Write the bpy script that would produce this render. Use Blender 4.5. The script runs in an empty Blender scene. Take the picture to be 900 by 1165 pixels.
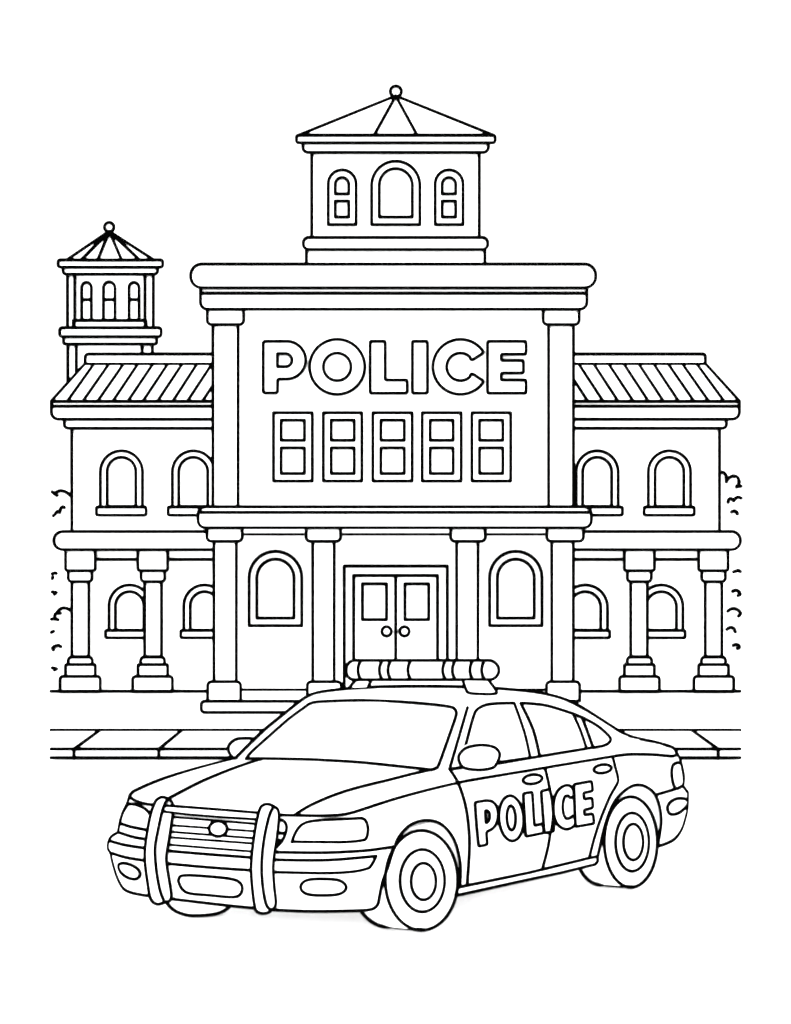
import bpy, bmesh, math, random
from mathutils import Vector
from mathutils.geometry import tessellate_polygon
from mathutils.bvhtree import BVHTree

# ------------------------------------------------------------ camera, sky, light, exposure
sc = bpy.context.scene
C = sc.collection
F = 2146.0          # focal length in photo pixels (photo is 900 wide)
EYE = 2.0           # eye height, metres
HOR = 665.0         # row of the horizon in the photo
cam_d = bpy.data.cameras.new('camera')
cam = bpy.data.objects.new('camera', cam_d)
C.objects.link(cam)
cam.location = (0, 0, EYE)
cam.rotation_euler = (math.radians(90), 0, 0)
cam_d.sensor_fit = 'HORIZONTAL'
cam_d.sensor_width = 36
cam_d.lens = 36 * F / 900
cam_d.shift_y = (HOR - 582.5) / 900
cam_d.clip_end = 3000
sc.camera = cam

world = bpy.data.worlds.new('World')
sc.world = world
world.use_nodes = True
bg = world.node_tree.nodes['Background']
bg.inputs['Color'].default_value = (1, 1, 1, 1)     # even white overcast sky
bg.inputs['Strength'].default_value = 1.0
sun_d = bpy.data.lights.new('sun', 'SUN')
sun_d.energy = 4.0
sun_d.angle = math.radians(30)
sun = bpy.data.objects.new('sun', sun_d)
C.objects.link(sun)
sun.rotation_euler = (math.radians(76), 0, math.radians(-4))
sc.view_settings.view_transform = 'Standard'
sc.view_settings.look = 'None'
sc.view_settings.exposure = 1.65
sc.view_settings.gamma = 1
sc.view_settings.use_curve_mapping = False

sc.cycles.pixel_filter_type = 'BLACKMAN_HARRIS'
sc.cycles.filter_width = 2.0

# ------------------------------------------------------------ materials
def white(name, lo, hi, scale, rough=0.9):
    m = bpy.data.materials.new(name); m.use_nodes = True
    nt = m.node_tree; b = nt.nodes['Principled BSDF']
    n = nt.nodes.new('ShaderNodeTexNoise'); n.inputs['Scale'].default_value = scale
    g = nt.nodes.new('ShaderNodeTexCoord'); nt.links.new(g.outputs['Object'], n.inputs['Vector'])
    r = nt.nodes.new('ShaderNodeValToRGB')
    r.color_ramp.elements[0].color = (lo, lo, lo, 1); r.color_ramp.elements[1].color = (hi, hi, hi, 1)
    nt.links.new(n.outputs['Fac'], r.inputs['Fac']); nt.links.new(r.outputs['Color'], b.inputs['Base Color'])
    b.inputs['Roughness'].default_value = rough
    b.inputs['Specular IOR Level'].default_value = 0.1
    return m
M = {k: white(k, *v) for k, v in {
    'white_plaster': (0.88, 0.92, 3), 'white_roof_tile': (0.87, 0.92, 6), 'white_pane': (0.9, 0.93, 2, 0.6),
    'white_paint': (0.9, 0.93, 4, 0.6), 'white_rubber': (0.88, 0.92, 9), 'white_paving': (0.88, 0.92, 2),
    'white_foliage': (0.88, 0.92, 5), 'white_metal': (0.89, 0.93, 7, 0.6)}.items()}
INK = bpy.data.materials.new('black_ink_line'); INK.use_nodes = True
_b = INK.node_tree.nodes['Principled BSDF']
_n = INK.node_tree.nodes.new('ShaderNodeTexNoise'); _n.inputs['Scale'].default_value = 20
_r = INK.node_tree.nodes.new('ShaderNodeValToRGB')
_r.color_ramp.elements[0].color = (0, 0, 0, 1); _r.color_ramp.elements[1].color = (0.0006, 0.0006, 0.0006, 1)
INK.node_tree.links.new(_n.outputs['Fac'], _r.inputs['Fac'])
INK.node_tree.links.new(_r.outputs['Color'], _b.inputs['Base Color'])
_b.inputs['Roughness'].default_value = 1; _b.inputs['Specular IOR Level'].default_value = 0

K = 2.25     # half width of an ink line, in photo pixels at the line's own distance

# ------------------------------------------------------------ geometry helpers
def L(px, py, Y):
    "world point at distance Y seen at a photo pixel"
    return Vector(((px - 450) / F * Y, Y, EYE - (py - HOR) / F * Y))

def rr(x0, y0, x1, y1, tl=0, tr=0, br=0, bl=0, n=5):
    "rounded rectangle outline, one radius per corner"
    out = []
    for cx, cy, r, a0 in ((x0 + tl, y0 + tl, tl, 180), (x1 - tr, y0 + tr, tr, 270), (x1 - br, y1 - br, br, 0), (x0 + bl, y1 - bl, bl, 90)):
        if r <= 0: out.append((cx, cy)); continue
        for i in range(n + 1):
            a = math.radians(a0 + 90 * i / n)
            out.append((cx + r * math.cos(a), cy + r * math.sin(a)))
    return out

def arch(x0, x1, top, bot, n=20):
    r = (x1 - x0) / 2; cx = (x0 + x1) / 2
    return [(x0, bot)] + [(cx - r * math.cos(math.pi * i / n), top + r - r * math.sin(math.pi * i / n)) for i in range(n + 1)] + [(x1, bot)]

def ell(cx, cy, rx, ry, rot=0, n=40):
    c, s = math.cos(math.radians(rot)), math.sin(math.radians(rot))
    return [(cx + rx * math.cos(a) * c - ry * math.sin(a) * s, cy + rx * math.cos(a) * s + ry * math.sin(a) * c)
            for a in [2 * math.pi * i / n for i in range(n)]]

def spl(pts, closed=False, n=5):
    "smooth curve through the points (works in any dimension)"
    P = [tuple(p) for p in pts]; m = len(P); out = []
    for i in range(m if closed else m - 1):
        g = lambda j: P[j % m] if closed else P[max(0, min(m - 1, j))]
        a, b, c, d = g(i - 1), g(i), g(i + 1), g(i + 2)
        for k in range(n):
            t = k / n
            out.append(tuple(0.5 * (2 * b[q] + (c[q] - a[q]) * t + (2 * a[q] - 5 * b[q] + 4 * c[q] - d[q]) * t * t + (3 * b[q] - a[q] - 3 * c[q] + d[q]) * t ** 3) for q in range(len(b))))
    if not closed: out.append(P[-1])
    return out

def soft(pts, r=1.6):
    "closed outline with its corners rounded by r"
    out = []; m = len(pts)
    for i in range(m):
        p, q, s = Vector(pts[i - 1]), Vector(pts[i]), Vector(pts[(i + 1) % m])
        a = (p - q); b = (s - q); ra = min(r, a.length * .45); rb = min(r, b.length * .45)
        A = q + a.normalized() * ra; B = q + b.normalized() * rb
        for t in (0, .33, .67, 1): out.append(tuple(A * (1 - t) ** 2 + q * 2 * t * (1 - t) + B * t * t))
    return out

def inter(tab, x):
    if x <= tab[0][0]: return tab[0][1]
    for (a, b), (c, d) in zip(tab, tab[1:]):
        if x <= c: return b + (d - b) * (x - a) / (c - a)
    return tab[-1][1]

class Part:
    def __init__(s, pull=1.0): s.v = []; s.f = []; s.m = []; s.pull = pull    # pull: how many line radii the ink stands proud
    def add(s, vs, fs, mi=0):
        o = len(s.v); s.v += [tuple(v) for v in vs]
        s.f += [tuple(o + i for i in f) for f in fs]; s.m += [mi] * len(fs)
        return s
    def ball(s, c, r, mi=1, nu=8, nv=5):
        vs = [c + Vector((0, 0, r))]; fs = []
        for i in range(1, nv):
            th = math.pi * i / nv
            for j in range(nu):
                ph = 2 * math.pi * j / nu
                vs.append(c + Vector((r * math.sin(th) * math.cos(ph), r * math.sin(th) * math.sin(ph), r * math.cos(th))))
        vs.append(c - Vector((0, 0, r)))
        for j in range(nu):
            k = (j + 1) % nu
            fs.append((0, 1 + j, 1 + k))
            for i in range(nv - 2): fs.append((1 + i * nu + j, 1 + (i + 1) * nu + j, 1 + (i + 1) * nu + k, 1 + i * nu + k))
            fs.append((1 + (nv - 2) * nu + j, len(vs) - 1, 1 + (nv - 2) * nu + k))
        return s.add(vs, fs, mi)
    def tube(s, pts, closed=False, k=None, mi=1, n=8, r=None):
        P = []
        for p in pts:
            p = Vector(p)
            if not P or (p - P[-1]).length > 1e-4: P.append(p)
        if closed and len(P) > 2 and (P[0] - P[-1]).length > 1e-4: P.append(P[0].copy())
        if len(P) < 2: return s
        R = r or (k or K) * sum(p.y for p in P) / len(P) / F
        eye = Vector((0, 0, EYE)); P = [p + (eye - p).normalized() * R * s.pull for p in P]
        runs = [[P[0]]]
        for i in range(1, len(P)):
            runs[-1].append(P[i])
            if i < len(P) - 1 and (P[i] - P[i - 1]).angle(P[i + 1] - P[i]) > 0.45: runs.append([P[i]])
        for run in runs:
            s.ball(run[0], R, mi); s.ball(run[-1], R, mi)
            t0 = (run[1] - run[0]).normalized()
            up = t0.orthogonal().normalized(); vs = []; fs = []
            for i, p in enumerate(run):
                t = (run[min(i + 1, len(run) - 1)] - run[max(i - 1, 0)]).normalized()
                up = (up - t * up.dot(t)).normalized(); w = t.cross(up)
                for j in range(n):
                    a = 2 * math.pi * j / n
                    vs.append(p + (up * math.cos(a) + w * math.sin(a)) * R)
                if i:
                    for j in range(n):
                        q = (j + 1) % n
                        fs.append(((i - 1) * n + j, (i - 1) * n + q, i * n + q, i * n + j))
            s.add(vs, fs, mi)
        return s
    def shell(s, outline, lift, depth, holes=(), ink=True, back=False, k=None):
        """closed solid: outline (photo px, or px+distance) lifted to 3D by lift, thickened away from the street by depth.
        ink: True = line round the outline and the holes"""
        loops = [list(outline)] + [list(h) for h in holes]
        loops = [[q for i, q in enumerate(lp) if (Vector(q[:2]) - Vector(lp[i - 1][:2])).length > 1e-3] for lp in loops]
        flat = [q for lp in loops for q in lp]
        tri = tessellate_polygon([[Vector((q[0], q[1], 0)) for q in lp] for lp in loops])
        fr = [lift(*q) for q in flat]; d = Vector((0, depth, 0)); bk = [p + d for p in fr]; n = len(flat)
        fs = [tuple(t) for t in tri] + [tuple(n + i for i in reversed(t)) for t in tri]
        o = 0
        for lp in loops:
            m = len(lp)
            fs += [(o + i, o + (i + 1) % m, n + o + (i + 1) % m, n + o + i) for i in range(m)]
            o += m
        s.add(fr + bk, fs)
        if ink:
            o = 0
            for lp in loops:
                s.tube(fr[o:o + len(lp)], True, k)
                if back and o == 0: s.tube(bk[:len(lp)], True, k)
                o += len(lp)
        return s
    def flat(s, outline, Y, depth, **kw): return s.shell(outline, lambda x, y: L(x, y, Y), depth, **kw)
    def line(s, pts, lift, closed=False, k=None): return s.tube([lift(*p) for p in pts], closed, k)
    def box(s, a, b, mi=0):
        (x0, y0, z0), (x1, y1, z1) = a, b
        return s.add([(x0, y0, z0), (x1, y0, z0), (x1, y1, z0), (x0, y1, z0), (x0, y0, z1), (x1, y0, z1), (x1, y1, z1), (x0, y1, z1)],
                     [(0, 3, 2, 1), (4, 5, 6, 7), (0, 1, 5, 4), (1, 2, 6, 5), (2, 3, 7, 6), (3, 0, 4, 7)], mi)
    def build(s, name, mat, parent=None, label=None):
        me = bpy.data.meshes.new(name); me.from_pydata(s.v, [], s.f)
        me.materials.append(M[mat]); me.materials.append(INK)
        me.polygons.foreach_set('material_index', s.m)
        me.polygons.foreach_set('use_smooth', [i == 1 for i in s.m])
        bm = bmesh.new(); bm.from_mesh(me); bmesh.ops.recalc_face_normals(bm, faces=bm.faces); bm.to_mesh(me); bm.free()
        o = bpy.data.objects.new(name, me); C.objects.link(o)
        if s.v:      # origin at the piece's own middle
            lo = [min(v[i] for v in s.v) for i in range(3)]; hi = [max(v[i] for v in s.v) for i in range(3)]
            c = Vector([(lo[i] + hi[i]) / 2 for i in range(3)]); c.z = lo[2]
            me.transform(__import__('mathutils').Matrix.Translation(-c)); o.location = c
        if parent is not None: attach(o, parent)
        if label: o['label'] = label
        return o

def wloc(o): return o.location + (wloc(o.parent) if o.parent else Vector())
def attach(o, parent): o.location = o.location - wloc(parent); o.parent = parent
def empty(name, loc, parent=None):
    o = bpy.data.objects.new(name, None); C.objects.link(o); o.location = loc; o.empty_display_size = .3
    if parent is not None: attach(o, parent)
    return o
def tag(o, label, cat, group=None):
    o['label'] = label; o['category'] = cat
    if group: o['group'] = group
    return o
def struct(o): o['kind'] = 'structure'; return o

# ------------------------------------------------------------ setting: ground, road, pavement, forecourt
struct(Part().box((-900, -60, -0.5), (900, 1500, -0.028)).build('ground', 'white_paving'))
struct(Part().box((-400, 3, -0.027), (400, 21.6, -0.022)).build('road', 'white_paving'))
YK, YB, ZP = 2 * F / (862.6 - HOR), 24.53, 0.106          # kerb front, pavement back, pavement height
x0, x1 = (58 - 450) / F * YK, (842 - 450) / F * YK
x0b, x1b = (58 - 450) / F * YB, (842 - 450) / F * YB
p = Part(8)
p.add([(x0, YK, 0), (x1, YK, 0), (x1b, YB, 0), (x0b, YB, 0), (x0, YK, ZP), (x1, YK, ZP), (x1b, YB, ZP), (x0b, YB, ZP)],
      [(0, 3, 2, 1), (4, 5, 6, 7), (0, 1, 5, 4), (1, 2, 6, 5), (2, 3, 7, 6), (3, 0, 4, 7)])
p.tube([(x0, YK, .006), (x1, YK, .006)]); p.tube([(x0, YK, ZP), (x1, YK, ZP)]); p.tube([(x0b, YB, ZP), (x1b, YB, ZP)])
for a, b in ((113.5, 84.1), (206.8, 180.7), (787.4, 817.2)):
    q = Vector(((b - 450) / F * YK, YK, ZP))
    p.tube([((a - 450) / F * YB, YB, ZP), q, (q.x, YK, 0)])
struct(p.build('pavement', 'white_paving'))
YF = 2 * F / (786.6 - HOR)                                 # front edge of the forecourt the wings stand on
p = Part(10).box(((58 - 450) / F * YF, YF, 0.0005), ((842 - 450) / F * YF, 48, 0.01))
p.tube([((58 - 450) / F * YF, YF, .004), ((842 - 450) / F * YF, YF, .004)])
struct(p.build('forecourt', 'white_paving'))

# ------------------------------------------------------------ police station
ST = tag(empty('police_station', (0, 33, 0)), 'white two storey police station with columned wings, central tower and big POLICE lettering', 'police station')
PL = 'white_plaster'
def slab(outline, Y, d, name, lines=(), parent=ST, mat=PL, **kw):
    p = Part(4 if name == 'portico_wall' else 1).flat(outline, Y, d, **kw)
    for ln in lines: p.line(ln, lambda x, y: L(x, y, Y))
    return p.build(name, mat, parent)

def window(outer, holes, Y, parent=ST, sill=None, mat='white_metal'):
    "frame standing 7 cm proud of the wall at Y, panes set back in it, optional sill"
    fr = Part().flat(outer, Y - .07, .075, holes=holes).build('window', mat, parent)
    for h in holes: Part().flat(h, Y - .02, .03, ink=False).build('pane', 'white_pane', fr)
    if sill: Part().flat(rr(*sill, 1.5, 1.5, 1.5, 1.5), Y - .16, .17).build('sill', PL, fr)
    return fr

# central block: upper storey
slab([(246, 346), (648, 346), (648, 590), (246, 590)], 30.0, 8, 'upper_wall', ink=False)
slab(rr(217, 300.3, 677.8, 327.2, 12.5, 12.5, 12.5, 12.5, 8), 29.5, 8.3, 'roof_cornice')
slab(rr(228, 327.2, 667.8, 351.7, 0, 0, 8, 8), 29.54, 8.2, 'frieze', [[(228, 333.6), (667.8, 333.6)]])
for a, b, c, d in ((235.8, 277.2, 242.2, 270.8), (618, 658.9, 624.2, 652.5)):
    pl = Part().flat([(c, 369), (d, 369), (d, 577), (c, 577)], 29.65, .36).build('pilaster', PL, ST)
    Part().flat(rr(a, 351.7, b, 369.2, 0, 0, 5, 5), 29.6, .42).build('capital', PL, pl)
slab(rr(225.3, 576.4, 672.8, 600.3, 8, 8, 8, 8), 29.3, 3.4, 'cornice', [[(228, 582.8), (670.5, 582.8)]])
for a, b, c, d in ((311.1, 355.3, 319.7, 346.4), (367.8, 411.7, 376.7, 403), (424.2, 468.9, 433.3, 460), (480.3, 524.7, 489.4, 515.6), (536.9, 581.1, 545.6, 572.2)):
    window(rr(a, 469.4, b, 547.2), [rr(c, 477.8, d, 500.8), rr(c, 509.4, d, 538.6)], 30.0)
# raised lettering
SG = empty('lettering', (0, 29.95, 5), ST)
def arcp(cx, cy, r, a0, a1, n=26): return [(cx + r * math.cos(math.radians(a0 + (a1 - a0) * i / n)), cy - r * math.sin(math.radians(a0 + (a1 - a0) * i / n))) for i in range(n + 1)]
P_out = [(301, 388.1)] + arcp(326.3, 409.6, 21.5, 90, -90) + [(317.3, 431.1), (315.8, 432.5), (315.8, 445.4), (314.3, 447), (301, 447), (299.4, 445.4), (299.4, 389.7)]
P_in = [(315.6, 402.2), (324.8, 402.2)] + arcp(324.8, 409.6, 7.4, 80, -80, 10) + [(324.8, 417), (315.6, 417)]
L_out = soft([(421.1, 388.1), (438.3, 388.1), (438.3, 432.2), (463.3, 432.2), (463.3, 447.2), (421.1, 447.2)])
I_out = soft([(469.2, 388.1), (486.4, 388.1), (486.4, 447.2), (469.2, 447.2)])
C_out = arcp(523.9, 417.2, 31.3, 35, 325, 50) + [(549.9, 433.6), (548.8, 432.2), (538.6, 425.7), (536.9, 425.2), (535.5, 426)] + arcp(523.9, 417.2, 15.7, 312, 48, 30) + [(535.5, 408.4), (536.9, 409.2), (538.6, 408.7), (548.8, 402.2), (549.9, 400.8)]
E_out = soft([(554.7, 388.1), (598.6, 388.1), (598.6, 402.8), (570.3, 402.8), (570.3, 410), (595.6, 410), (595.6, 424.2), (570.3, 424.2), (570.3, 432.2), (598.6, 432.2), (598.6, 447.2), (554.7, 447.2)])
for o, h in ((P_out, [P_in]), (ell(383.6, 417.2, 31.4, 31.4, n=56), [ell(383.6, 417.2, 15.7, 15.7)]), (L_out, []), (I_out, []), (C_out, []), (E_out, [])):
    Part().flat(o, 29.9, .1, holes=h).build('letter', 'white_metal', SG)

# central block: portico
slab([(256, 602), (640, 602), (640, 786.2), (256, 786.2)], 32.4, 5.6, 'portico_wall', [[(256, 785.0), (640, 785.0)], [(256, 607.3), (640, 607.3)]], ink=False)
slab(rr(228.9, 797.8, 656.5, 810.4, 4, 1, 1, 4), 29.5, 2.95, 'step')
for cap, sh, ba, in (((235.3, 275.6), (243.3, 268.9), (236.2, 273.8)), ((348.3, 387.5), (355.8, 380.2), (349.6, 388.2)),
                     ((512.8, 552.2), (519.6, 543.8), (514.5, 550)), ((622.2, 663.9), (627.8, 652.4), (621.8, 659.6))):
    c = Part().flat([(sh[0], 615), (sh[1], 615), (sh[1], 776), (sh[0], 776)], 29.62, .27).build('column', PL, ST)
    Part().flat(rr(cap[0], 600.3, cap[1], 615.8, 0, 0, 5, 5), 29.55, .3).build('capital', PL, c)
    Part().flat(rr(ba[0], 775.5, ba[1], 797.5, 4.5, 4.5, .5, .5), 29.53, .34).build('base', PL, c)
for a, b, c, d in ((283.3, 343.3, 292.2, 334.4), (557.1, 616.7, 566, 607.8)):
    window(arch(a, b, 627.3, 711.8), [arch(c, d, 636.2, 703.1)], 32.4)
slab([(391.6, 786), (391.6, 644), (508.9, 644), (508.9, 786), (497.8, 786), (497.8, 654.7), (402.4, 654.7), (402.4, 786)], 32.3, .11, 'door_frame')
for a, b, c, d, k in ((402.4, 450.2, 412.4, 439.8, 439.8), (450.2, 497.8, 460.7, 487.8, 460.2)):
    hole = rr(c, 664.2, d, 704.9)
    dr = Part().flat(rr(a, 654.7, b, 785.8), 32.34, .07, holes=[hole]).build('door', 'white_metal', ST)
    Part().flat(hole, 32.37, .02, ink=False).build('pane', 'white_pane', dr)
    kn = Part(); kn.flat(ell(k, 718.2, 5.4, 5.4, n=24), 32.27, .07); kn.build('knob', 'white_metal', dr)

# tower on the roof
slab(rr(348.6, 283.7, 551.7, 300.4), 31.0, 3.6, 'tower_plinth')
slab(rr(345.1, 270, 554.9, 283.7, 6, 6, 6, 6), 30.95, 3.75, 'tower_moulding')
slab(rr(354.7, 173, 545.3, 270), 31.03, 3.5, 'tower_wall')
slab(rr(344.6, 162.3, 555.7, 173.3, 0, 0, 6, 6), 30.98, 3.7, 'tower_frieze')
slab(rr(337.3, 153.7, 563.3, 162.3, 2.5, 2.5, 2.5, 2.5), 30.94, 3.8, 'tower_cornice')
for a in (373.4, 495.1):
    window(arch(a, a + 31.7, 193, 255.4), [arch(a + 8, a + 23.4, 201.8, 220.4), rr(a + 8, 228.5, a + 23.4, 246.7)], 31.03)
window(arch(422.8, 477.7, 183.1, 255.4, 28), [arch(431.5, 469.1, 191.6, 246.7, 24)], 31.03)

def pyramid(apex, front, Yf, Yb, name, parent, ballr, ballc, eave_y):
    "faceted roof: base line points on the front, square back, apex in the middle; finial on top"
    p = Part(2.5); Ym = (Yf + Yb) / 2; A = L(apex[0], apex[1], Ym)
    n = len(front); base = [L(x, eave_y, Yf + (.25 if i in (0, n - 1) else 0)) for i, x in enumerate(front)]
    backp = [Vector((q.x, Yb + (Yf - q.y), q.z)) for q in base]
    ring = base + backp[::-1]; m = len(ring)
    p.add(ring + [A], [(i, (i + 1) % m, m) for i in range(m)] + [tuple(range(m))])
    for q in base: p.tube([q, A])
    p.tube(base)
    for q in backp: p.tube([q, A])
    rf = p.build(name, 'white_roof_tile', parent)
    c = L(ballc[0], ballc[1], Ym); r = ballr * Ym / F
    b = Part(5).ball(c, r, 0, 20, 12)
    b.tube([c + Vector((r * math.cos(t), 0, r * math.sin(t))) for t in [2 * math.pi * i / 28 for i in range(28)]], True)
    b.build('finial', 'white_metal', rf)
pyramid((450.3, 109), (340.5, 425.8, 474.6, 560.5), 30.96, 34.7, 'tower_roof', ST, 6.3, (450.4, 104), 153.4)

# wings
COLS_L = [((74.4, 108.3), (77.4, 104.5), (81.6, 101), (77.4, 105), (74.4, 108.3), (68.2, 114)), ((156.8, 190.7), (160.3, 187.4), (164.5, 183.7), (159.8, 187.2), (156.8, 190.7), (150.8, 196.1))]
COLS_R = [((710.5, 744.6), (713.9, 741.1), (717.7, 736.6), (713.7, 741.6), (710.5, 744.6), (705, 750.3)), ((795, 828.4), (798.5, 825.4), (802.5, 821.4), (798, 825.7), (795, 828.9), (789.6, 834.9))]
E0, E1 = 276, 622          # where the wings run in behind the central block
def wing_column(cap, lc, sh, ring, mid, pl):
    c = Part().flat(rr(sh[0], 661, sh[1], 748), 35.3, .3).build('column', PL, ST)
    Part().flat(rr(cap[0], 625.3, cap[1], 649.2, 0, 0, 2.5, 2.5), 35.15, .55).flat(rr(lc[0], 649.2, lc[1], 661.7, 0, 0, 4, 4), 35.2, .45).build('capital', PL, c)
    Part().flat(rr(ring[0], 747, ring[1], 756, 5, 5, 0, 0), 35.25, .4).flat(rr(mid[0], 756, mid[1], 769.5, 1.5, 1.5, 0, 0), 35.2, .5).flat(rr(pl[0], 769.5, pl[1], 786.6, 3.5, 3.5, 0, 0), 35.12, .7).build('base', PL, c)
for cs in COLS_L + COLS_R: wing_column(*cs)
stripL = list(zip((106.7, 123.8, 140.4, 156.7, 173.8, 190.7, 207.1, 224, 241, 258), (76.7, 94.4, 111.1, 128.5, 145.6, 162.7, 179.3, 196.7, 213.3, 230.4)))
stripR = list(zip((641.5, 658.6, 675.7, 692.7, 710, 727, 744, 760.4, 776.7, 793), (668.7, 686.2, 703.2, 720.5, 737.7, 754.8, 772, 789.5, 806.3, 823.8)))
for left in (True, False):
    def q(xo, xi): return (min(xo, xi), max(xo, xi))
    def RR(xo, y0, y1, rt, rb):          # outer end rounded, inner end square behind the block
        return rr(xo, y0, E0, y1, rt, 0, 0, rb) if left else rr(E1, y0, xo, y1, 0, rt, rb, 0)
    xw = 81.6 if left else 818.7
    slab(RR(xw, 487, 606, 0, 0), 35.3, 5.3, 'wing_wall')
    slab(RR(xw + (3 if left else -3), 625, 786, 0, 0), 36.1, 4.5, 'porch_wall', ink=False)
    slab(RR(74 if left else 829, 625.3, 636.4, 0, 0), 35.4, .5, 'architrave', [[(100, 636.4), (243, 636.4)]] if left else [[(652, 636.4), (800, 636.4)]], ink=False)
    slab(RR(61.2 if left else 842.5, 604.6, 625.3, 10, 10), 35.0, 1.2, 'balcony')
    slab(RR(73.1 if left else 826.6, 476.8, 487.1, 0, 4.5), 35.2, 5.6, 'wing_frieze')
    xe = 58.4 if left else 841.3
    slab(RR(xe, 456.5, 476.8, 0, 8), 35.14, 6.0, 'eave', [[(xe, 462.1), ((243 if left else 652), 462.1)]])
    # hipped tile roof
    p = Part(); xi = E0 if left else E1; xr = 96.2 if left else 803.1; Ye, Yr = 35.16, 37.9
    a, b, c, d = L(xe, 456.4, Ye), L(xi, 456.4, Ye), L(xi, 414.3, Yr), L(xr, 414.3, Yr)
    e, f = Vector((a.x, 41, a.z)), Vector((b.x, 41, b.z))
    p.add([a, b, c, d, e, f], [(0, 1, 2, 3), (0, 3, 4), (3, 2, 5, 4), (1, 5, 2), (0, 4, 5, 1)])
    p.tube([a, d]); p.tube([a, b]); p.tube([d, c]); p.tube([d, e])
    for t, u in (stripL if left else stripR):
        p.tube([L(t, 414.3, Yr), L(u, 456.4, Ye)])
    rf = p.build('wing_roof', 'white_roof_tile', ST)
    Part().flat(RR(96.7 if left else 802.6, 402.6, 414.2, 4 if left else 3, 0), 37.85, .25).build('ridge_cap', PL, rf)
    for o0, o1, i0, i1, s0, s1 in (((114, 162, 121.8, 154.4, 109.6, 166.2), (196, 244, 203.3, 236.2, 191.1, 248.3)) if left else ((655.6, 703.4, 663.1, 696, 651, 708.3), (737.7, 785.8, 745.4, 778.1, 732.8, 790))):
        window(arch(o0, o1, 512.7, 577), [arch(i0, i1, 520.1, 576)], 35.3, sill=(s0, 576.7, s1, 586))
    for o0, o1, i0, i1, s0, s1 in (((123.9, 170.8, 131.2, 163.5, 120, 174.7), (209, 256, 216.3, 248.7, 205.6, 259)) if left else ((640.7, 691.3, 648.2, 683.6, 637, 693.8), (728, 777.1, 735.3, 769.7, 724.5, 779.6))):
        window(arch(o0, o1, 665.4, 717.5), [arch(i0, i1, 673, 716.8)], 36.1, sill=(s0, 717.2, s1, 725.6))

# ------------------------------------------------------------ small tower behind the left wing
TW = tag(empty('watch_tower', L(124, 480, 39.6)), 'small white tower with pointed ribbed roof rising from the rear of the left wing', 'tower')
YT = 39.6
def ts(ol, dy, d, name, lines=(), **kw):
    p = Part().flat(ol, YT + dy, d, **kw)
    for ln in lines: p.line(ln, lambda x, y: L(x, y, YT + dy))
    return p.build(name, PL, TW)
pyramid((124.2, 263), (76.2, 92.2, 111.1, 138.4, 158.9, 174.9), YT - .1, YT + 1.9, 'roof', TW, 5.4, (124.2, 258.4), 295.6)
ts(rr(66, 295.6, 185.1, 303.8, 2.5, 2.5, 2.5, 2.5), -.12, 2.1, 'cornice')
ts(rr(71.6, 303.8, 179.3, 311.8, 0, 0, 4, 4), -.08, 2.0, 'frieze')
ts(rr(80, 311, 170, 372.7), .15, 1.7, 'belfry_wall', ink=False)
for a, b, t in ((92.9, 103.8, 321.3), (117.6, 130.7, 320.7), (146.7, 158, 321.3)):
    w = Part().flat(arch(a, b, t, 364, 12), YT + .06, .12).line([(a, 340.7), (b, 340.7)], lambda x, y: L(x, y, YT + .06)).build('window', 'white_pane', TW)
for a, b in ((76.7, 84.9), (164.9, 174.4)): ts(rr(a, 311, b, 373), 0, .25, 'post')
ts(rr(83.3, 364.4, 166, 372.7), -.05, .3, 'ledge')
ts(rr(67.8, 372.7, 183.3, 382.9, 3, 3, 3, 3), -.12, 2.1, 'balcony')
ts(rr(72.2, 382.9, 178.2, 391.3, 0, 0, 2, 2), -.08, 2.0, 'moulding')
ts(rr(80, 391, 171, 480), .15, 1.7, 'shaft_wall', ink=False)
for a, b in ((77.1, 86.7), (161.6, 173.3)): ts(rr(a, 391, b, 480), 0, .25, 'corner_post')

# ------------------------------------------------------------ bushy trees behind the wings
def tree(cx, label, rows, strokes, seed, flip):
    rnd = random.Random(seed); YC = 43.0
    base = L(cx, 0, YC); t = tag(empty('leafy_tree', (base.x, YC, 0)), label, 'tree')
    bm = bmesh.new()
    for (px, py, r) in rows:
        g = bmesh.ops.create_icosphere(bm, subdivisions=3, radius=1)
        c = L(px, py, YC)
        for v in g['verts']:
            n = v.co.normalized()
            k = 1 + .07 * math.sin(7 * n.x + 3 * py) * math.sin(8 * n.z + px) + .04 * math.sin(13 * n.y + 11 * n.z)
            v.co = c + Vector((n.x * r * k, n.y * r * k, n.z * r * k))
    bvh = BVHTree.FromBMesh(bm); eye = Vector((0, 0, EYE))
    p = Part(4); me = bpy.data.meshes.new('tmp'); bm.verts.index_update()
    p.add([v.co for v in bm.verts], [tuple(v.index for v in f.verts) for f in bm.faces]); bm.free(); bpy.data.meshes.remove(me)
    def on(px, py):
        d = (L(px, py, 10) - eye).normalized(); h = bvh.ray_cast(eye, d)[0]
        return h if h is not None else L(px, py, YC)
    for s in strokes: p.line(spl(s, n=4) if len(s) > 2 else s, on, k=2.4)
    p.build('crown', 'white_foliage', t)
    tr = Part(); b = Vector((base.x, YC, 0)); n = 10; ring = []
    for i, (z, r) in enumerate(((0, .14), (.4, .1), (1.2, .08), (2.6, .05))):
        ring += [b + Vector((r * math.cos(2 * math.pi * j / n), r * math.sin(2 * math.pi * j / n), z)) for j in range(n)]
    tr.add(ring, [(i * n + j, i * n + (j + 1) % n, (i + 1) * n + (j + 1) % n, (i + 1) * n + j) for i in range(3) for j in range(n)] + [tuple(range(n)), tuple(range(3 * n, 4 * n))])
    tr.build('trunk', 'white_foliage', t)
def z3(l): return [(50 + x / 4.5, 380 + y / 4.5) for x, y in l]
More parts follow.
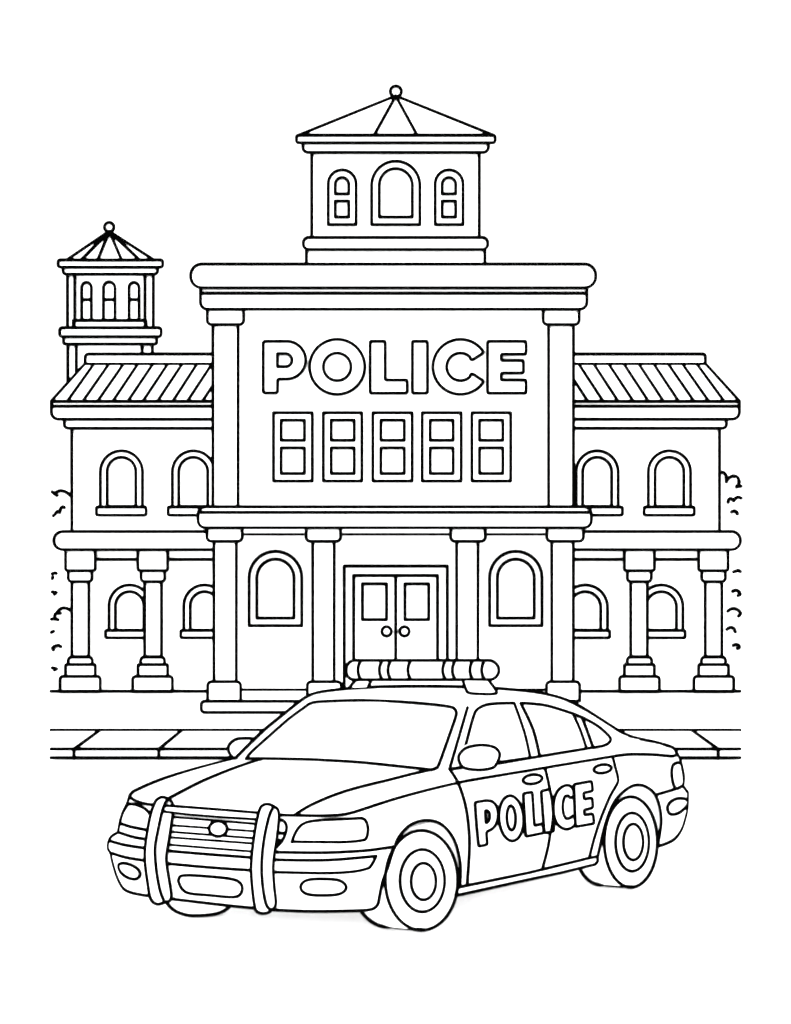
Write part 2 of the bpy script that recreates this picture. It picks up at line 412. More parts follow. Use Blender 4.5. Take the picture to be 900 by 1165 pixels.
def z4(l): return [(50 + x / 4.017, 590 + y / 4.017) for x, y in l]
def z4b(l): return [(650 + x / 4.2857, 380 + y / 4.2857) for x, y in l]
def z5b(l): return [(650 + x / 4.019, 590 + y / 4.019) for x, y in l]
tree(86, 'white leafy tree peeping out beside the columns of the left wing', [(78, 575, .46), (88, 600, .5), (76, 640, .45), (90, 665, .5), (76, 700, .42), (88, 735, .5), (75, 750, .4)],
     [z3([(42, 808), (50, 814), (66, 826)]), z3([(60, 812), (80, 802), (100, 804), (118, 812), (134, 826)]), z3([(105, 888), (95, 884), (85, 895), (80, 912)]), z3([(80, 914), (68, 908), (60, 918), (48, 930)]),
      z4([(38, 252), (48, 248), (56, 250)]), z4([(40, 268), (38, 274)]), z4([(38, 335), (56, 338)]), z4([(56, 338), (48, 346)]), z4([(34, 460), (50, 458), (64, 462)]), z4([(50, 460), (49, 442), (62, 425), (74, 413), (88, 408), (105, 410), (122, 420)]),
      z4([(58, 432), (74, 432)]), z4([(34, 520), (44, 515)]), z4([(42, 600), (40, 590), (52, 582), (66, 579), (77, 585)]), z4([(38, 682), (57, 686)]), z4([(57, 687), (48, 692)])], 1, False)
tree(816, 'white leafy tree showing beside the far right columns, behind the balcony end', [(822, 560, .46), (812, 590, .5), (822, 630, .45), (812, 655, .5), (826, 690, .42), (812, 720, .5), (824, 745, .4)],
     [z4b([(727, 675), (742, 676), (755, 690), (757, 720)]), z4b([(757, 716), (768, 702), (788, 692), (808, 698), (818, 715), (817, 730), (806, 745)]), z4b([(806, 743), (828, 742)]),
      z4b([(765, 820), (767, 807), (778, 802), (792, 813)]), z4b([(792, 812), (800, 802), (814, 795), (828, 800)]), z4b([(782, 867), (795, 862), (806, 868), (810, 877)]),
      z5b([(744, 243), (756, 239), (764, 236)]), z5b([(764, 237), (773, 242)]), z5b([(738, 332), (752, 327), (768, 335), (772, 347), (763, 351)]), z5b([(716, 423), (730, 413), (750, 412), (768, 422), (774, 435), (765, 446)]),
      z5b([(712, 506), (725, 498), (742, 501), (750, 518)]), z5b([(741, 579), (755, 575), (768, 583), (767, 592), (760, 593)])], 2, True)

# ------------------------------------------------------------ police car
# plan of the car: near flank runs from the front wheel contact along w; the nose runs along v
PF = Vector((.15, 10.91, 0)); Wd = Vector((.671, .741, 0)).normalized(); Vd = Vector((-.888, .461, 0)).normalized()
EYEV = Vector((0, 0, EYE))
det = Wd.x * Vd.y - Wd.y * Vd.x
NB = Vector((-Wd.y / det, Wd.x / det, 0))      # b = NB.(P-PF): distance into the car along v
NA = Vector((Vd.y / det, -Vd.x / det, 0))      # a = NA.(P-PF): distance back along w
def hit(px, py, n, c):
    "photo pixel onto the plane n.(P-PF) = c"
    d = L(px, py, 1) - EYEV
    return EYEV + d * ((c - n.dot(EYEV - PF)) / n.dot(d))
def sideY(px): return hit(px, 900, NB, 0).y
A0 = -.371
def noseY(px): return hit(px, 900, NA, A0).y
TRK = []
for x in range(118, 790, 4):
    if x < 180: y = noseY(x) + .42 * ((180 - x) / 60) ** 1.8
    elif x < 400: y = noseY(x)
    elif x < 460:
        t = (x - 400) / 60; y = noseY(min(x, 430)) * (1 - t) + sideY(max(x, 430)) * t + .03 * math.sin(math.pi * t)
    elif x < 745: y = sideY(x)
    else: y = sideY(x) + .35 * ((x - 745) / 38) ** 2
    TRK.append((x, y))
def D(off=0.0): return lambda px, py: L(px, py, inter(TRK, px) - off)
WID = 1.8
def farY(px, py=900, b=WID): return hit(px, py, NB, b).y
LEAN = .34
NLEAN = NB - Vector((0, 0, LEAN)); CLEAN = .03 - LEAN * .9
def side_up(off=0.0):
    def f(px, py):
        P = hit(px, py, NLEAN, CLEAN); return L(px, py, P.y - off)
    return f
CT = tag(empty('police_car', PF + Wd * 1.05 + Vd * .8), 'white police sedan with roof light bar, push bars and POLICE on its doors', 'police car')
PT = 'white_paint'
def P3(lst): return lst
def cpart(outline, lift, d, name, parent=CT, mat=PT, lines=(), label=None, **kw):
    p = Part().shell(outline, lift, d, **kw)
    for ln in lines: p.line(ln, lift)
    return p.build(name, mat, parent, label)

# --- traced outlines
left_edge = spl([(147.3, 906.1), (144.7, 914.5), (140.2, 923.5), (137, 933.8), (134.5, 946.6)]) + spl([(134.5, 946.8), (126.7, 951.8), (123.5, 958.2), (123.3, 965.9), (126.1, 971.1), (128, 980), (132.5, 995.5), (137.7, 1007.1), (142, 1012.2), (149, 1015.5), (159, 1017.7), (169, 1019.3), (194.3, 1022.6), (253, 1029.5), (286, 1032.8), (311, 1035.2), (358.7, 1036.8), (406.7, 1036), (420, 1035), (426, 1033), (430.1, 1028), (432, 1018.7), (435.5, 1002.7), (441.3, 986.7), (445.3, 973.3), (449.3, 963.2)])
arch_f = spl([(449.3, 963.2), (453.3, 953.3), (462.7, 941.9), (473.3, 935.5), (486.7, 933.3), (500, 936.5), (510.7, 945.8), (518.7, 960), (523.2, 978.7), (524, 994.7), (523, 1009.3)])
rock_top = [(523, 1009.3), (600, 993.3), (640, 983.6), (670.2, 976.3), (680, 974.2)]
arch_r = spl([(680, 974.2), (682.7, 962.7), (686.2, 946.7), (691.6, 928.9), (698.7, 912.9), (707.6, 902.2), (718.2, 894.8), (727.1, 893), (736, 895.5), (744.9, 903.1), (750.2, 916.4), (752.4, 932.4), (751.1, 946.7), (748.3, 962.5)])
rear_edge = spl([(748.3, 963), (757.3, 960), (767.1, 954.7), (775.1, 944), (780.4, 927.1), (781.9, 916.4), (782.2, 901.8)]) + spl([(782.2, 901.3), (776.9, 894.2)]) + spl([(776.9, 894), (777.8, 884.4), (776, 873.8), (773.3, 863.1), (770.7, 858.3)])
trunk_low = spl([(770.7, 858.3), (766, 860.2), (758, 859.8), (746.7, 858.7), (728.9, 858.1), (714.7, 858.3), (700, 860)])
shoulder = [(700, 860), (620, 873.3), (521.7, 890.2)] + spl([(521.3, 890.4), (486.7, 898.7), (449, 909), (412, 921), (400, 924.6), (388, 926.9), (366.7, 928), (337, 927.6), (318, 927), (294, 924.9)])
hood_front = [(294, 924.9), (237.8, 920.2), (187, 916.4)] + spl([(187, 916.6), (173.7, 915.5), (164, 914.1), (155, 911.2), (149, 907.8), (147.3, 906.1)])
def dens(pts, step=9):
    "long straight pieces cut so that they follow the curved plan of the car"
    out = []
    for a, b in zip(pts, pts[1:]):
        n = max(1, int(math.dist(a, b) / step)); out += [tuple(a[q] + (b[q] - a[q]) * i / n for q in range(len(a))) for i in range(n)]
    return out + [pts[-1]]
low = left_edge + arch_f[1:] + rock_top[1:] + arch_r[1:] + rear_edge[1:] + trunk_low[1:] + shoulder[1:] + hood_front[1:]
low = dens(low + [low[0]])[:-1]

# body: the lower shell cut into vertical slices so the surface follows the plan curve
def curtain(part, outline, lift, depth, step=12):
    "like shell, but the face is sliced into columns (bisected) to follow a curved plan"
    tri = tessellate_polygon([[Vector((q[0], q[1], 0)) for q in outline]])
    bm = bmesh.new(); vs = [bm.verts.new((q[0], q[1], 0)) for q in outline]
    for t in tri:
        try: bm.faces.new([vs[i] for i in t])
        except ValueError: pass
    x = min(q[0] for q in outline) + step
    while x < max(q[0] for q in outline):
        bmesh.ops.bisect_plane(bm, geom=bm.verts[:] + bm.edges[:] + bm.faces[:], plane_co=(x, 0, 0), plane_no=(1, 0, 0)); x += step
    r = bmesh.ops.extrude_face_region(bm, geom=bm.faces[:])
    new = {v for v in r['geom'] if isinstance(v, bmesh.types.BMVert)}
    for v in bm.verts:
        p = lift(v.co.x, v.co.y); v.co = p + (Vector((0, depth, 0)) if v in new else Vector())
    bm.verts.index_update()
    part.add([v.co.copy() for v in bm.verts], [tuple(v.index for v in f.verts) for f in bm.faces]); bm.free()
p = Part(); curtain(p, low, D(), .05)
p.line(dens(left_edge + arch_f[1:]), D()); p.line(dens(arch_f[-1:] + rock_top), D()); p.line(arch_r, D()); p.line(rear_edge, D()); p.line(trunk_low, D())
p.line(dens(shoulder), D()); p.line(dens(hood_front), D())
# bumper and panel lines
for s in ([(135.7, 947.3), (151.2, 952.2), (168, 955.2)], [(124.2, 956.6), (142.2, 961.4), (168, 965.4)], [(127.4, 970.8), (143.5, 975.6), (168, 979.6)],
          [(190, 968), (240, 972.2), (292, 976)], [(188, 982.3), (240, 987), (292, 990.6)],
          [(305, 969.3), (366.7, 970.1), (412, 968), (433.3, 965.5), (449.3, 963.2)], [(137.7, 937.2), (148.6, 940.6), (168, 944.4)]):
    p.line(dens(spl(s)), D())
p.line(dens(spl([(305, 978.1), (366.7, 978.7), (406.7, 976), (428, 973.9)]) + spl([(428, 974), (422.7, 984), (417.3, 988.4), (398.7, 992), (366.7, 993.3), (305, 992)])), D())
p.line(spl([(745.8, 904.4), (768, 897.8), (776.9, 893.5)]), D())
# wheel wells behind the arches
for ol in ([(436, 950), (530, 925), (530, 1015), (436, 1030)], [(676, 985), (690, 900), (720, 885), (757, 900), (757, 965)]):
    p.shell(ol, lambda x, y: L(x, y, inter(TRK, x) + .16), .05, ink=False)
# hood and wings (top surfaces), tail deck
cowl = spl([(280, 863.2), (296.9, 862.8), (346.7, 863.7), (375, 865), (409.3, 867.1), (441.1, 870.3), (472.9, 873.7), (491.2, 875.7)])
yc0, yc1 = farY(268, 862, WID - .06), hit(505, 875, NB, .1).y
def cowlY(px): return yc0 + (yc1 - yc0) * (px - 268) / (505 - 268)
def D3(px, py, Y=None): return L(px, py, inter(TRK, px) if Y is None else Y)
far_edge = [(x, y, farY(x)) for x, y in spl([(267.7, 863), (242, 869.2), (211.7, 877.4), (181.3, 887.2), (155.7, 898.2), (149, 903), (147.3, 906.1)])]
fe_end = inter(TRK, 147.3); far_edge = [(x, y, Y + (fe_end - far_edge[-1][2]) * max(0, 1 - (x - 147.3) / 60)) for x, y, Y in far_edge]
far_edge[-1] = (147.3, 906.1, fe_end)
hf = [(x, y, inter(TRK, x)) for x, y in dens(hood_front)[::-1]]
sh = [(x, y, inter(TRK, x)) for x, y in dens(shoulder)[::-1]]
sh_front = [q for q in sh if q[0] <= 521.6]
cw = [(x, y, cowlY(x)) for x, y in cowl]
near_c = [(x, y) for x, y in spl([(336, 926.6), (353.3, 916), (380, 904.5), (406.7, 896), (441, 887.6), (465.6, 881.3), (491.2, 875.7)])]
far_c = spl([(191.3, 908.5), (209.3, 898.8), (230.3, 888.3), (258.3, 876.7), (279.3, 869.2), (297, 864)])
nc = [(x, y, inter(TRK, 336) + (cowlY(491) - inter(TRK, 336)) * (x - 336) / (491.2 - 336)) for x, y in near_c]
fc = [(x, y, inter(TRK, 191) + (cowlY(297) - inter(TRK, 191)) * (x - 191.3) / (297 - 191.3)) for x, y in far_c]
far_wing = far_edge + [q for q in hf if 148 < q[0] < 190] + fc + [q for q in cw[::-1] if q[0] < 296.5] + [(268.5, 862.8, cowlY(268.5))]
near_wing = nc + [(511.5, 875, cowlY(511.5))] + [q for q in sh_front[::-1] if q[0] > 336.5]
for w in (far_wing, near_wing): p.shell(w, D3, .03, ink=False)
p.pull = 4
p.tube([L(*q) for q in far_edge])
# tail deck
ROOFC = [(267, farY(267, 862, WID - .06)), (300, 12.6), (340, 12.85), (361, 13.1), (430, 13.3), (527, 13.2), (600, 12.95), (650, 12.85), (700, 12.95), (707, 12.98), (750, 13.2), (771, inter(TRK, 770.7))]
def RC(x): return inter(ROOFC, x)
deck_c = [(x, y, RC(x)) for x, y in spl([(706.7, 832.7), (713.3, 836), (723.6, 839.6), (746.7, 844.6), (762.7, 849.2), (768, 852.6), (770.7, 858.3)])]
sh_mid = [q for q in sh if q[0] >= 521.6]
belt = [(512.7, 875), (525, 873.2), (568.3, 868.3), (603.3, 862.3), (666.7, 851.7), (684, 849), (690.5, 847)]
beltY = [(x, y, side_up()(x, y).y) for x, y in belt]
quarter_end = [(x, y, side_up()(x, y).y) for x, y in [(694, 843.5), (694.3, 839.5), (691, 835)]]
deck = beltY + quarter_end + deck_c + [(x, y, inter(TRK, x)) for x, y in trunk_low[1:]] + sh_mid[::-1][1:]
p.pull = 9
p.shell(deck, D3, .03, ink=False); p.tube([L(*q) for q in deck_c])
# the sides of the car turned away from the street, and its floor
G = lambda a, b, z: PF + Wd * a + Vd * b + Vector((0, 0, z))
fp = [(-.18, .22), (-.1, .6), (.75, .8), (1.0, 1.1), (2.3, 1.15), (2.6, .82), (2.75, .8), (2.75, .3), (2.4, .25), (-.05, .2)]
p.add([G(a, WID - .05, z) for a, z in fp] + [G(a, WID - .12, z) for a, z in fp], [tuple(range(10)), tuple(range(10, 20))] + [(i, (i + 1) % 10, 10 + (i + 1) % 10, 10 + i) for i in range(10)])
p.add([G(a, b, z) for z in (.45, .5) for a, b in ((-.1, .15), (2.6, .15), (2.6, WID - .15), (-.1, WID - .15))], [(0, 1, 2, 3), (4, 5, 6, 7), (0, 1, 5, 4), (1, 2, 6, 5), (2, 3, 7, 6), (3, 0, 4, 7)])
p.add([G(a, b, z) for z in (.28, .8) for a, b in ((2.70, .25), (2.76, .25), (2.76, WID - .1), (2.70, WID - .1))], [(0, 1, 2, 3), (4, 5, 6, 7), (0, 1, 5, 4), (1, 2, 6, 5), (2, 3, 7, 6), (3, 0, 4, 7)])
p.build('body', PT, CT)

# --- bonnet panel between its two creases
p = Part(4)
hfm = [(x, y, inter(TRK, x)) for x, y in dens([(336, 927.6), (318, 927), (294, 924.9), (237.8, 920.2), (190, 916.6)])]
cwm = [(x, y, cowlY(x)) for x, y in cowl if x > 297]
bon = fc + cwm[:-1] + nc[::-1] + hfm[1:]
p.shell(bon, lambda x, y, Y: L(x, y, Y - .012), .03, ink=False)
p.tube([L(x, y, Y - .012) for x, y, Y in nc]); p.tube([L(x, y, Y - .012) for x, y, Y in fc])
p.build('bonnet', PT, CT)

# --- cabin: windscreen, roof, pillars, side glass
ws = spl([(280, 863.2), (286.2, 855.3), (305.8, 837.6), (327.1, 818.9), (344.9, 805.6), (353.8, 799.9), (368, 797.9), (400, 796.7), (416.7, 796.7), (453.3, 798.2), (490, 801.1), (512, 804.1), (517.6, 807), (518.9, 813.3), (513.3, 830.5), (499.8, 868.4), (496.1, 873.6), (491.2, 875.7)], n=4)
HEAD = [(268, farY(268, 862, WID - .06) + .5), (353, 12.75), (430, 12.4), (518, 11.72), (540, 11.66)]
def wsY(px, py):
    "windscreen leans back from the cowl to the roof edge"
    t = max(0, min(1, (cw_y(px) - py) / max(8, cw_y(px) - hd_y(px)))); return cowlY(px) * (1 - t) + inter(HEAD, px) * t
def cw_y(px): return inter([(268, 862.8), (375, 865), (441, 870.3), (511.5, 875)], px)
def hd_y(px): return inter([(268, 797), (416, 796.7), (490, 801), (540, 804)], px)
wl = lambda px, py: L(px, py, wsY(px, py))
wso = ws + cowl[::-1][1:-1]
p = Part(6).shell(wso, lambda x, y: L(x, y, wsY(x, y) - .01), .02)
p.build('windscreen', 'white_pane', CT)
cont = spl([(267.6, 862.6), (288, 842), (300.4, 830.4), (320, 814.4), (339.6, 798.8), (350.2, 791.9), (360.9, 787.8), (378.7, 785.1), (400, 783), (428.9, 781.3), (472.9, 780.6), (526.7, 781.2), (565.8, 783), (606.7, 787), (633.3, 792.4), (651.1, 799), (668.9, 808.9), (700, 828.9), (706.7, 832.7)], n=4)
contY = [(x, y, RC(x)) for x, y in cont]
A_line = [(532, 804.8), (511.5, 874.8)]
sl = side_up()
inner = [(x, y, wsY(x, y)) for x, y in ws[:-1]] + [(491.2, 875.7, cowlY(491.2)), (511.5, 874.9, cowlY(511.5))] + [(x, y, sl(x, y).y) for x, y in [(529.3, 850), (538.3, 816.7), (543.3, 807), (553.3, 801.9), (566.7, 800.2), (601.7, 800), (623.3, 802.7), (651.7, 811.7), (662, 815.8), (676.7, 824), (686.7, 831.7), (691, 835)]]
p = Part(9).shell(contY + inner[::-1], lambda x, y, Y: L(x, y, Y), .03, ink=False)
p.tube([L(*q) for q in contY])
p.line([(532, 804.8), (511.5, 874.8)], lambda x, y: L(x, y, (wsY(x, y) if y > 870 else min(wsY(x, y), sl(x, y).y)) - .03))
p.build('roof', PT, CT)
# side frame with pillars
sf = [(511.5, 875), (530, 848), (538.3, 815), (543.3, 806), (553.3, 801.2), (566.7, 799.6), (601.7, 799.6), (623.3, 802.3), (651.7, 811.4), (662, 815.5), (676.7, 823.7), (686.7, 831.4), (693.5, 839), (693, 845), (684, 849), (603.3, 862.3), (525, 874)]
cpart(sf, side_up(.008), .03, 'window_frame', ink=False, lines=[dens([(511.5, 875.2), (525, 873.3), (568.3, 868.2), (603.3, 862.3), (666.7, 851.7), (685, 848.9)])])
w1 = [(524, 873.5)] + [(529.3, 850)] + spl([(529.3, 850), (538.3, 816.7), (543.3, 806.9), (553.3, 801.9), (566.7, 800.2), (585, 799.8)])[1:] + spl([(585, 799.8), (596.7, 833.3), (603.3, 862)])[1:]
w2 = spl([(592.7, 800), (606.7, 830), (614.2, 860.3)]) + [(667.3, 851.6)] + spl([(667.3, 851.4), (660, 830), (651.7, 811.7)])[1:] + spl([(651.7, 811.7), (623.3, 803), (601.7, 800.2), (592.7, 800)])[1:-1]
w3 = spl([(662.3, 816), (668.3, 831.7), (675, 850.5)]) + spl([(675, 850.4), (686.7, 848.3), (693.3, 844.6), (694.3, 839.5), (686.7, 831.4), (676.7, 823.8), (662.3, 816)])[1:-1]
wp = [cpart(w1, side_up(.02), .02, 'side_window', mat='white_pane'), cpart(w2, side_up(.02), .02, 'side_window', mat='white_pane'), cpart(w3, side_up(.02), .02, 'quarter_window', mat='white_pane')]
# window-top trim running on between the rear panes
Part().line(spl([(651.7, 811.7), (662, 816)], n=2), side_up(.02)).build('window_trim', PT, CT)

# --- doors
d1 = spl([(512.2, 876), (521.3, 890.7), (529.3, 914.7), (533.3, 941.3), (534.1, 968), (531.5, 1007.3)])
dmid = spl([(620, 873.6), (625, 895), (628.5, 922), (626, 948), (623, 966), (616.9, 989.3)])
dr_ = spl([(696.9, 860.6), (700.4, 873.8), (703.1, 885.3), (702.2, 891.6), (695.1, 904), (688, 920), (681.8, 936), (675.6, 955.6), (670.2, 976.2)])
bl = lambda a, b: [q for q in dens([(521.7, 890), (620, 873.4), (700, 860)]) if a < q[0] < b]
door1 = d1[5:] + [q for q in dens([(531.5, 1007.3), (600, 993.3), (616.9, 989.4)])][1:-1] + dmid[::-1] + bl(521.7, 620)[::-1]
door2 = dmid + [q for q in dens([(616.9, 989.3), (640, 983.6), (670.2, 976.3)])][1:-1] + dr_[::-1] + bl(620, 696)[::-1]
dA = cpart(door1, D(.006), .05, 'door'); dB = cpart(door2, D(.006), .05, 'door')
cpart(ell(606, 886.6, 11, 5.2, -8, 28), D(.035), .03, 'handle', dA, 'white_metal')
cpart(ell(685.7, 874.7, 10, 4.8, -7, 28), D(.035), .03, 'handle', dB, 'white_metal')
Part().line(d1[:6], D(.004)).build('fender_seam', PT, CT)
# rocker
cpart(dens([(521, 1009.5), (600, 993.3), (640, 983.6), (670.2, 976.3), (680, 974.4), (680, 980), (677.3, 983.4), (640, 992.6), (600, 1001), (518.7, 1018.9), (520, 1012)])[:-1] , D(.012), .06, 'side_skirt')
# door lettering
LT = empty('lettering', D()(606, 930), CT)
z = lambda l: [(520 + x / 5, 870 + y / 5) for x, y in l]
lets = [(soft(z([(102, 214), (165, 203), (200, 207), (222, 228), (233, 268), (232, 310), (218, 348), (195, 370), (167, 382), (172, 455), (123, 465), (112, 350)]), 2), [soft(z([(160, 260), (177, 262), (186, 278), (186, 305), (178, 325), (164, 333)]), 2)]),
        (ell(581.7, 931, 13.9, 25.8, -4), [ell(581.7, 930.6, 5, 14, -2)]),
        (soft(z([(377, 164), (428, 155), (440, 347), (487, 336), (494, 388), (391, 409)]), 2), []),
        (soft(z([(479, 150), (528, 139), (540, 200), (548, 290), (551, 378), (497, 390)]), 2), []),
        (spl(z([(660, 140), (663, 178), (645, 187), (630, 176), (612, 185), (602, 225), (605, 275), (620, 305), (640, 304), (662, 291), (669, 300), (671, 340), (650, 360), (620, 367), (585, 352), (560, 318), (549, 260), (553, 200), (572, 150), (605, 122), (638, 118)]), True, 3), []),
        (soft(z([(665, 112), (766, 93), (772, 150), (719, 160), (723, 197), (769, 188), (773, 245), (722, 258), (725, 287), (773, 278), (780, 335), (674, 353)]), 2), [])]
for i, (o, h) in enumerate(lets): cpart(o, D(.02 + .004 * (i in (0, 2, 4))), .02, 'letter', LT, 'white_metal', holes=h)

# --- lights and grille
cpart(spl([(332.5, 956.8), (337.3, 945.3), (345.3, 937), (361.3, 933.4), (400, 931.4), (412, 931.1), (416.8, 935), (418.7, 944), (416.8, 953.3), (412, 956), (393.3, 957.9), (361.3, 957.9), (335, 957.6)], True, 4), D(.03), .04, 'headlight', mat='white_pane')
cpart(spl([(146, 914.8), (152.5, 915), (161.5, 918.3), (167.9, 922.8), (173, 930)]) + [(173, 945)] + [(167.3, 944.3), (148.6, 940.6), (137.7, 937.2)] + spl([(136.8, 934), (140.4, 923.4), (146, 914.8)])[:-1], D(.02), .04, 'headlight', mat='white_pane')
cpart(spl([(135.1, 984), (140.2, 982), (148.6, 984), (156.3, 988.5), (159.2, 994.2), (156.3, 999.4), (149.9, 1000), (142.2, 996.8), (136.4, 991)], True), D(.02), .04, 'fog_light', mat='white_pane')
cpart(spl([(341.9, 1009.5), (345, 1003.6), (353, 1000.6), (367, 1000), (382, 1000.8), (390.5, 1004), (393.9, 1009.5), (390.5, 1015), (382, 1018), (367, 1018.7), (353, 1018), (345, 1015)], True, 3), D(.02), .04, 'fog_light', mat='white_pane')
cpart(spl([(203.3, 1000.1), (208.4, 996), (232.7, 996.8), (263.3, 1000.1), (273.6, 1005.2), (275.3, 1012.9), (271, 1019.3), (260.8, 1020.6), (237.8, 1018.5), (217.3, 1016.7), (208.4, 1012.9), (203.8, 1005.2)], True), D(.02), .04, 'air_intake', mat='white_metal')
gr_o = [(186, 925), (240, 928.5), (300, 932), (312, 933.2)] + spl([(312, 933.2), (319.8, 933), (324.2, 935.5), (326, 941.7), (324.2, 949.8), (320.4, 957.3), (314.8, 963.3)])[1:] + [(300, 969), (240, 965), (186, 960)]
p = Part().shell(dens(gr_o), D(.012), .03, ink=False)
for a, b in ((928.6, 937.2), (938.3, 945.6), (945.7, 953.6), (952.1, 959.6), (960.5, 968.9)):
    p.line(dens([(190, a + .3), (292, b + .3)]), D(.012), k=1.8)
p.line(spl([(311.1, 933.4), (319.8, 933), (324.2, 935.5), (326, 941.7), (324.2, 949.8), (320.4, 957.3), (314.8, 963.3)]), D(.012))
p.line([(305, 947.9), (323.6, 947.9)], D(.012)); p.line([(305, 955), (320.6, 956.3)], D(.012))
GR = p.build('grille', 'white_metal', CT)
cpart(ell(248, 942.9, 10.2, 8.6), D(.035), .03, 'emblem', GR, 'white_metal')
cpart(spl([(773.8, 867.8), (767.1, 869.3), (764.4, 875.6), (764.8, 886.2), (767.1, 894.2), (769.4, 897.2), (776.5, 893.8), (777.2, 884.4), (775.6, 873.8)], True, 3), D(.015), .03, 'tail_light', mat='white_pane')
cpart(spl([(781.3, 909.6), (771.6, 908.4), (763.6, 912), (759.5, 918.2), (760.9, 924.4), (765.3, 926.6), (773.3, 924.4), (781, 917)], True, 3), D(.015), .03, 'reflector', mat='white_pane')
# chrome strip over the grille
cpart(dens([(185.5, 916.4), (237.8, 920.2), (296, 925), (296, 932.3), (253, 929.8), (212.2, 926.5), (185.5, 923.2)]), D(.072), .03, 'grille_trim', mat='white_metal', k=1.9)

# --- push bars: a front face and a return face each
def pushbar(face, side, topcap):
    p = Part().shell(face, D(.1), .05)
    p.shell(side, D(.055), .05, ink=False)
    for t in topcap: p.line(t, D(.058))
    p.build('push_bar', 'white_metal', CT)
mid1 = spl([(191.1, 908.7), (187.2, 915.1), (184, 924.7), (180.1, 942.8), (176.9, 959.5), (176.3, 972.4), (178.2, 993), (182.1, 1013.6), (187.2, 1026.7)])
out1 = spl([(187.2, 1026.7), (180.1, 1028.7), (174.5, 1026.6), (170.5, 1020), (167.9, 1004.5), (165.6, 987.8), (164.7, 974.9), (165.3, 962.1), (167.9, 944), (171.1, 927.3), (175, 915.7), (178.2, 909.8), (184.6, 906.7), (191.1, 908.7)])
r1 = spl([(196.5, 927.3), (192.4, 954.4), (189.5, 972.4), (189.8, 984), (192.4, 1000.7), (194.9, 1018), (193, 1024.6), (187.2, 1026.7)])
t1 = spl([(191.1, 908.7), (194.3, 910.6), (196.8, 916)])
pushbar(mid1 + out1[1:-1], mid1 + r1[::-1][1:] + t1[::-1][:-1], [r1, t1])
q8 = lambda l: [(270 + x / 8.03, 900 + y / 8.03) for x, y in l]
mid2 = spl(q8([(335, 140), (300, 200), (265, 330), (238, 480), (223, 640), (225, 800), (245, 960), (270, 1050), (308, 1087)]))
out2 = spl(q8([(308, 1087), (285, 1108), (230, 1118), (180, 1100), (160, 1060), (140, 930), (125, 740), (130, 600), (150, 430), (175, 280), (205, 165), (240, 125), (290, 120), (335, 140)]))
r2 = spl(q8([(335, 140), (368, 165), (380, 215), (375, 310), (355, 470), (335, 600), (328, 720), (338, 880), (352, 1010), (340, 1065), (308, 1087)]))
pushbar(mid2 + out2[1:-1], mid2 + r2[::-1][1:-1], [r2])

# --- mirrors
cpart(spl([(521.8, 862.2), (524.3, 856.1), (531.6, 850.5), (546.3, 847.6), (560.9, 849.5), (567.6, 854.9), (568.3, 861), (564.6, 869.6), (559.7, 873.8), (546.3, 875.9), (531.6, 874.5), (524.7, 870.6)], True), lambda x, y: L(x, y, 10.95), .16, 'mirror')
fm = farY(275, 855, WID) + .15
cpart(spl([(288.9, 841.1), (278.2, 839.9), (268.4, 841.1), (261.3, 846.4), (259.6, 852.7), (262.2, 858.9), (267.6, 862.6), (280, 860), (290, 850)], True), lambda x, y: L(x, y, fm), .12, 'mirror')

# --- wheels
def wheel(face, rims, b, width):
    "tyre extruded into the car along v from its traced outer face; rim and hub discs on it"
    lift = lambda px, py: hit(px, py, NB, b)
    f = [lift(*q) for q in face]; n = len(f); dv = Vd * width; bk = [q + dv for q in f]
    wc = sum(f, Vector()) / n
    e = empty('wheel', Vector((wc.x, wc.y, 0)), CT)
    p = Part(2.5).add(f + bk, [tuple(range(n)), tuple(range(n, 2 * n))] + [(i, (i + 1) % n, n + (i + 1) % n, n + i) for i in range(n)])
    lo = min(range(n), key=lambda i: f[i].z)
    p.tube(f, True); p.tube(bk, True)
    p.pull = 7; p.tube([bk[(lo + i) % n] for i in range(-6, 7)]); p.tube([f[lo], bk[lo]])
    p.build('tyre', 'white_rubber', e)
    for nm, o, t in rims:
        g = [lift(*q) - Vd * t for q in o]; m = len(g); h = [q + Vd * .03 for q in g]
        Part().add(g + h, [tuple(range(m)), tuple(range(m, 2 * m))] + [(i, (i + 1) % m, m + (i + 1) % m, m + i) for i in range(m)]).tube(g, True).build(nm, 'white_metal', e)
wheel(ell(479.6, 1001.6, 41.2, 56.7, n=56), [('rim', ell(479.5, 1001.9, 25.4, 35.5), .006), ('hub_cap', ell(479.8, 1002.7, 14.1, 20.9), .012)], 0.0, .22)
wheel(ell(717.8, 958, 30.2, 51.5, n=56), [('rim', ell(718.4, 958, 18.9, 33.2), .006), ('hub_cap', ell(718.6, 957.8, 11.1, 20.5), .012)], 0.0, .215)
# far front wheel, steered so that it faces the street
low_arc = [(188, 1022), (191.5, 1029.5), (199, 1036.2), (212.2, 1041), (227.6, 1041.6), (245.4, 1039.7), (257, 1034.8), (264, 1026)]
e = empty('wheel', L(227, 1041, 11.5), CT)
fw = lambda x, y: L(x, y, 11.43)
to = spl(low_arc + [(268, 1000), (262, 968), (246, 948), (226, 942), (207, 948), (191, 968), (185, 1000)], True, 4)
Part(3).shell(to, fw, .17).build('tyre', 'white_rubber', e)
Part().shell(ell(227, 992, 24, 32), lambda x, y: L(x, y, 11.425), .05).build('rim', 'white_metal', e)
wheel(ell(560, 940, 26, 48, n=40), [('rim', ell(560, 940, 16, 30), .006)], WID - .35, .17)

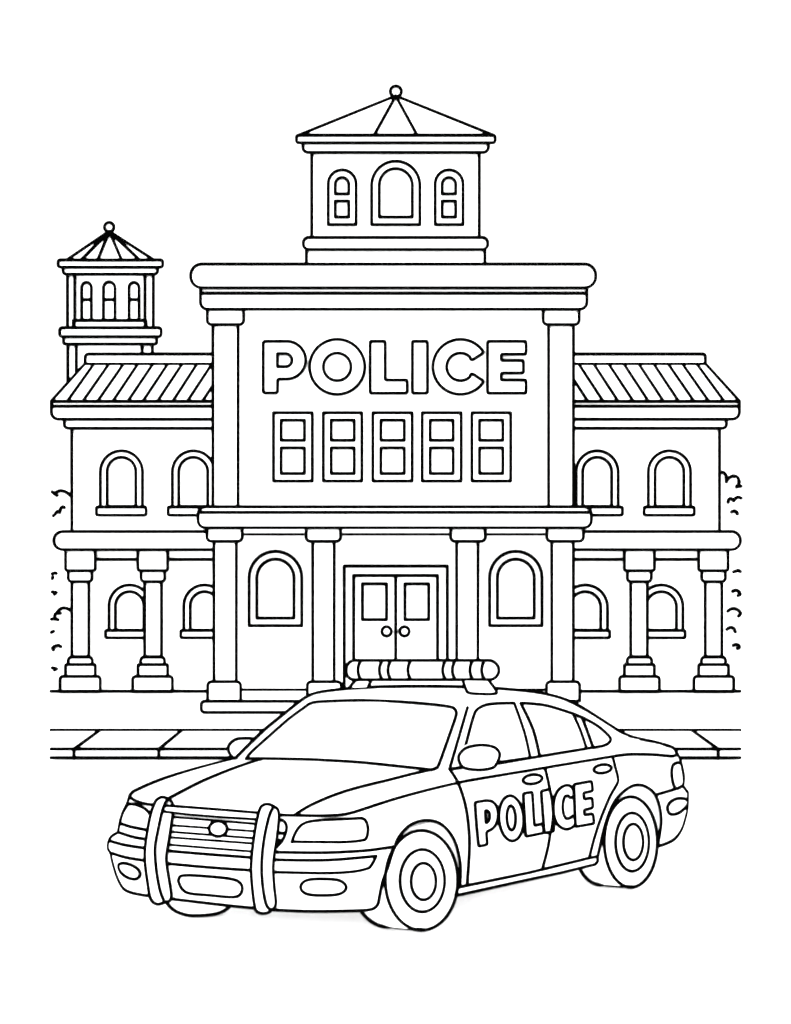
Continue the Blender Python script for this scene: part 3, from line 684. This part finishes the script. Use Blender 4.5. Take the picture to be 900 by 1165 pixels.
# --- light bar
lift = lambda x, y: L(x, y, inter([(394, 12.75), (568, 12.25)], x))
lb = rr(393.9, 751.2, 567.8, 773.3, 10, 12, 11, 9, 8)
p = Part()
A, B = lift(403, 762.3), lift(557, 762.3); ax = (B - A).normalized(); r = .064; n = 20
u = ax.cross(Vector((0, 0, 1))).normalized(); v = u.cross(ax); p.pull = 6; rings = []; prof = [(-.054, .3), (-.045, .6), (-.03, .85), (0, 1)]
st = [(A + ax * t, r * k) for t, k in prof] + [(B - ax * t, r * k) for t, k in prof[::-1]]
for c, R in st: rings += [c + (u * math.cos(2 * math.pi * j / n) + v * math.sin(2 * math.pi * j / n)) * R for j in range(n)]
m = len(st)
p.add(rings, [(i * n + j, i * n + (j + 1) % n, (i + 1) * n + (j + 1) % n, (i + 1) * n + j) for i in range(m - 1) for j in range(n)] + [tuple(range(n)), tuple(range((m - 1) * n, m * n))])
p.line(lb, lift, True)
fl = lambda x, y: L(x, y, inter([(394, 12.75), (568, 12.25)], x) - math.sqrt(max(0, .064 ** 2 - ((y - 762.3) / F * 12.5) ** 2)) - .003)
for x in (407.2, 431.5, 441.3, 464, 503.6, 514.6, 534.6, 548):
    p.line([(x + 3.4 * (((y - 762.3) / 11) ** 2), y) for y in [751.4 + 21.8 * i / 10 for i in range(11)]], fl)
LB = p.build('light_bar', 'white_pane', CT)
Part().shell([(404.4, 772), (397.8, 782), (419.4, 781.2), (424, 772)], lambda x, y: L(x, y, 12.72), .1, ink=False).line([(404.4, 773.5), (397.8, 782)], lambda x, y: L(x, y, 12.72)).line([(422.8, 773.5), (419.2, 780.8)], lambda x, y: L(x, y, 12.72)).build('bracket', 'white_metal', LB)
Part().shell([(526.7, 773.5)] + spl([(526.9, 775), (529.6, 782.8), (533.5, 788.2), (548.7, 789.6), (562.1, 789.4), (565.1, 787.4), (562.1, 782), (556, 774)]), lambda x, y: L(x, y, 11.9 + .3 * (790 - y) / 16), .12).build('bracket', 'white_metal', LB)
Part().shell([(402, 769), (530, 769), (530, 781.5), (401, 782.5)], lambda x, y: L(x, y, 13.45), .08, ink=False).build('mounting_plate', 'white_metal', LB)
